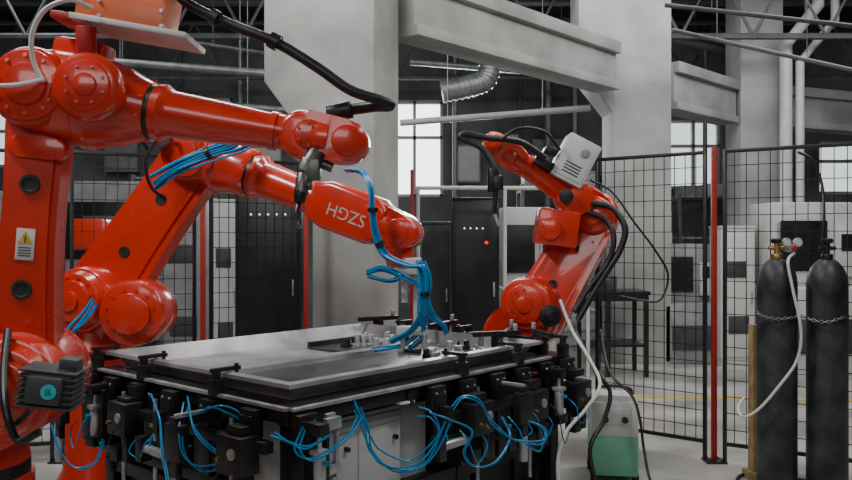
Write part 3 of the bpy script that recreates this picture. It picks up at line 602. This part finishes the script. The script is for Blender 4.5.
b=MB(); b.tube([V((.9,5.0,.012)),V((1.3,4.9,.012)),V((1.6,5.1,.012)),V((1.9,5.0,.012)),V((2.1,5.25,.012)),V((2.5,5.1,.012))],.01,8); solo(b,'floor_cable',RUB,'black cable lying on the concrete floor','cable')

# ---------------------------------------------------------------- background machinery
def cabinet(px,d,w,dp,h,m,label,lights=1,screen=0,rz=0,name='control_cabinet',button=0):
    x=(px-426)/F*d; r=root(name,(x,d,0),label,'cabinet',rot=rz); T=Matrix.Translation((x,d,0))@Matrix.Rotation(rz,4,'Z')
    b=MB(T); b.box((0,dp/2,h/2+.04),(w,dp,h-.08),.012); b.box((0,dp/2,.045),(w-.04,dp-.04,.09),.004); b.box((0,dp/2,h+.01),(w+.02,dp+.02,.03),.006); fin(b,'cabinet_body',m,rootobj=r)
    b=MB(T); b.box((0,-.011,h/2+.02),(w-.05,.022,h-.2),.006); dd=fin(b,'door',m,rootobj=r)
    b=MB(T); b.box((w*.38,-.03,h*.5),(.022,.03,.16),.006); fin(b,'handle',STL,parent=dd,rootobj=r)
    for k in range(lights):
        b=MB(T); b.cyl((-w*.25+k*w*.13,-.02,h*.84),(-w*.25+k*w*.13,-.032,h*.84),.009,seg=12); fin(b,'indicator_lamp',WHL,parent=dd,rootobj=r)
    if button:
        b=MB(T); b.cyl((w*.22,-.02,h*.76),(w*.22,-.045,h*.76),.02,seg=16,bev=.004); fin(b,'push_button',REDL,parent=dd,rootobj=r)
    if screen:
        b=MB(T); b.box((-w*.08,-.026,h*.70),(w*.6,.012,.2),.003); fin(b,'display_screen',DGRY if m is not BLK else GRY,parent=dd,rootobj=r)
        b=MB(T); b.box((0,-.024,h*.3),(w*.6,.01,.22),.002); fin(b,'vent_grille',DGRY if m is not BLK else GRY,parent=dd,rootobj=r)
    return r
cabinet(476,8.9,.52,.5,2.0,BLK,'tall black control cabinet with lit indicator lamps',lights=4,button=1)
cabinet(268,8.0,.66,.45,2.15,BLK,'tall black control cabinet with small display and lamps',lights=5)
cabinet(226,8.3,.26,.35,1.95,WHT,'narrow white upright machine enclosure',lights=0,screen=1,name='machine_enclosure')
cabinet(436,9.8,.34,.5,1.75,DGRY,'dark grey electrical cabinet near the window',lights=0,name='control_cabinet')
cabinet(184,8.8,.5,.5,2.0,GRY,'grey equipment cabinet behind the mesh fence',lights=0,screen=1)
cabinet(738,9.8,.42,.4,1.7,WHT,'white machine enclosure beyond the fence',lights=1,screen=1,name='machine_enclosure')
def cnc(px,d,w,h,label,m=None):
    x=(px-426)/F*d; r=root('machine_tool',(x,d,0),label,'machine')
    b=MB(); b.box((x,d+.5,h*.25),(w,1.0,h*.5),.03); b.box((x,d+.65,h*.75),(w*.96,.7,h*.5),.03); fin(b,'machine_body',m or GRY,rootobj=r)
    b=MB(); b.box((x-w*.12,d+.285,h*.74),(w*.55,.03,h*.3),.008); fin(b,'viewing_window',BLK,rootobj=r)
    b=MB(); b.box((x+w*.36,d+.26,h*.7),(w*.2,.08,h*.28),.01); cp=fin(b,'control_panel',WHT,rootobj=r)
    b=MB(); b.box((x+w*.36,d+.215,h*.76),(w*.14,.01,h*.1),.002); fin(b,'display_screen',BLK,parent=cp,rootobj=r)
    b=MB(); b.cyl((x-w*.42,d+.295,h*.6),(x-w*.42,d+.295,h*.88),.015,seg=10); fin(b,'door_handle',STL,rootobj=r)
    b=MB(); b.box((x,d-.01,h*.22),(w*.7,.03,h*.2),.006); fin(b,'lower_cover',DGRY,rootobj=r)
cnc(530,9.4,.62,1.95,'black and white machine tool beside the black cabinet',WHT)
cnc(105,9.2,1.7,2.25,'grey machine tool with dark viewing window beyond the fence')
cnc(-80,8.6,1.5,2.1,'grey machine tool with dark viewing window beyond the fence')
cnc(640,12.0,1.2,2.0,'grey machine tool with dark viewing window near the rear wall')
cnc(692,10.0,.7,1.5,'low grey machine tool beyond the fence')
cnc(826,9.2,1.0,2.0,'pale machine tool with dark viewing window beyond the fence',WHT)
def rack(px,d,w,h,dp,label,levels=4):
    x=(px-426)/F*d; r=root('storage_rack',(x,d,0),label,'rack','steel storage racks')
    b=MB()
    for sx in (-w/2,w/2):
        for sy in (0,dp): b.box((x+sx,d+sy,h/2),(.05,.05,h),.003)
    for sx in (-w/2,w/2): b.box((x+sx,d+dp/2,h-.1),(.04,dp,.04),.003)
    b.box((x,d+dp,h-.1),(w,.04,.04),.003)
    fin(b,'upright_frame',STEELD,rootobj=r)
    for k in range(levels):
        z=.25+k*(h-.3)/(levels-1); b=MB(); b.box((x,d+dp/2,z),(w,dp,.035),.003); fin(b,'shelf',GRY,rootobj=r)
        n=int(w/.36)
        for i in range(n):
            if random.random()<.25: continue
            xx=x-w/2+(i+.5)*w/n; hh=random.uniform(.14,.3); m=random.choice([DGRY,GRY,BLK,WHT,GRY,WHT,GRY])
            b=MB(); b.box((xx,d+dp/2,z+.0175+hh/2),(w/n*.8,dp*.8,hh),.01); b.box((xx,d+dp/2,z+.02+hh-.01),(w/n*.84,dp*.84,.02),.004); b.box((xx,d+dp*.1-.005,z+.02+hh*.5),(.1,.012,.05),.002)
            solo(b,'storage_bin',m,'lidded storage bin standing on the steel rack','bin',group='bins on storage racks')
rack(575,11.4,1.5,2.35,.5,'grey steel storage rack filled with bins')
rack(185,11.6,1.5,2.5,.5,'grey steel storage rack filled with bins')
rack(720,12.9,1.3,2.3,.5,'grey steel storage rack filled with bins')
b=MB(); y=8.4
b.tube([W(416,188,y),W(590,188,y)],.022,10,False)
for px in (418,505,588): b.cyl(V(((px-426)/F*y,y,0)),W(px,188,y),.02,seg=12)
solo(b,'guard_rail',WHT,'white tubular guard rail beside the control cabinets','rail')
d=9.0; x=(618-426)/F*d; r=root('work_bench',(x,d,0),'black steel work bench with slim legs beyond the fence','table')
b=MB(); b.box((x,d+.3,.95),(.74,.6,.04),.006); b.box((x,d+.02,.90),(.7,.03,.08),.003); fin(b,'bench_top',BLK,rootobj=r)
for sx in (-.33,-.1,.33):
    for sy in (.04,.56): b=MB(); b.box((x+sx,d+sy,.465),(.045,.045,.93),.003); fin(b,'leg',BLK,rootobj=r)
b=MB(); b.box((x,d+.3,.35),(.66,.5,.025),.003); fin(b,'lower_shelf',BLK,rootobj=r)
b=MB(); b.box((x-.1,d+.3,1.03),(.2,.16,.12),.01); b.cyl((x-.1,d+.18,1.06),(x-.1,d+.42,1.06),.03,seg=14); b.box((x+.02,d+.3,1.05),(.05,.14,.16),.01); solo(b,'bench_vise',DGRY,'dark grey bench vise on the black work bench','vise')
def redmach(px,d,w,h,label):
    x=(px-426)/F*d; r=root('press_machine',(x,d,0),label,'machine')
    b=MB(); b.box((x,d+.25,h*.3),(w,.5,h*.6),.02); b.box((x,d+.3,h*.8),(w*.85,.35,h*.4),.02); fin(b,'machine_frame',DGRY,rootobj=r)
    b=MB(); b.box((x,d+.05,h*.9),(w*.9,.3,h*.16),.03); b.cyl((x,d+.02,h*.84),(x,d+.02,h*.62),.07,.05,20,.01); fin(b,'machine_head',RED,rootobj=r)
    b=MB(); b.box((x,d+.05,h*.55),(w*1.1,.4,.05),.01); fin(b,'work_table',STL,rootobj=r)
redmach(92,7.4,.36,1.78,'dark press machine with a red head beyond the fence')

# ---------------------------------------------------------------- lights
def area(loc,tgt,sx,sy,e,c=(1,1,1)):
    l=bpy.data.lights.new('area','AREA'); l.shape='RECTANGLE'; l.size=sx; l.size_y=sy; l.energy=e; l.color=c
    o=bpy.data.objects.new('area_light',l); o.location=loc; o.rotation_euler=(V(tgt)-V(loc)).to_track_quat('-Z','Y').to_euler(); COL.objects.link(o)
area((-3.0,2.0,5.0),(-.6,4.6,1.1),1.0,.4,140,(1,.99,.97))
area((2.8,2.2,5.2),(.8,5.5,.9),1.2,.5,75,(.97,.98,1))
area((-1.0,-3.5,4.2),(0,4.5,1.4),4.5,1.6,90,(1,.98,.95))
area((1.2,8.8,5.2),(1.2,9.5,0),5,1.2,95,(.97,.98,1))
area((-4.5,9.5,5.2),(-4.0,9.8,0),5,1.2,60,(.97,.98,1))
area((5.5,9.0,5.2),(5.5,9.5,0),3,1.2,95,(.98,.98,1))
area((-1.6,5.6,5.2),(-1.2,5.0,1),2.0,.4,90,(1,.98,.96))
area((2.7,5.8,5.2),(2.5,6.5,0),2.0,.6,125,(1,.96,.90))
area((.6,13.6,3.4),(.3,6.0,1.2),1.4,1.2,110,(.94,.98,1))
w=bpy.data.worlds.new('world'); bpy.context.scene.world=w; w.use_nodes=True
w.node_tree.nodes['Background'].inputs[0].default_value=(.66,.68,.68,1); w.node_tree.nodes['Background'].inputs[1].default_value=.10
cam=bpy.data.cameras.new('camera'); cam.lens=F/852*36; cam.sensor_width=36; co=bpy.data.objects.new('camera',cam); co.location=(0,0,H); co.rotation_euler=(math.pi/2,0,0); COL.objects.link(co); bpy.context.scene.camera=co
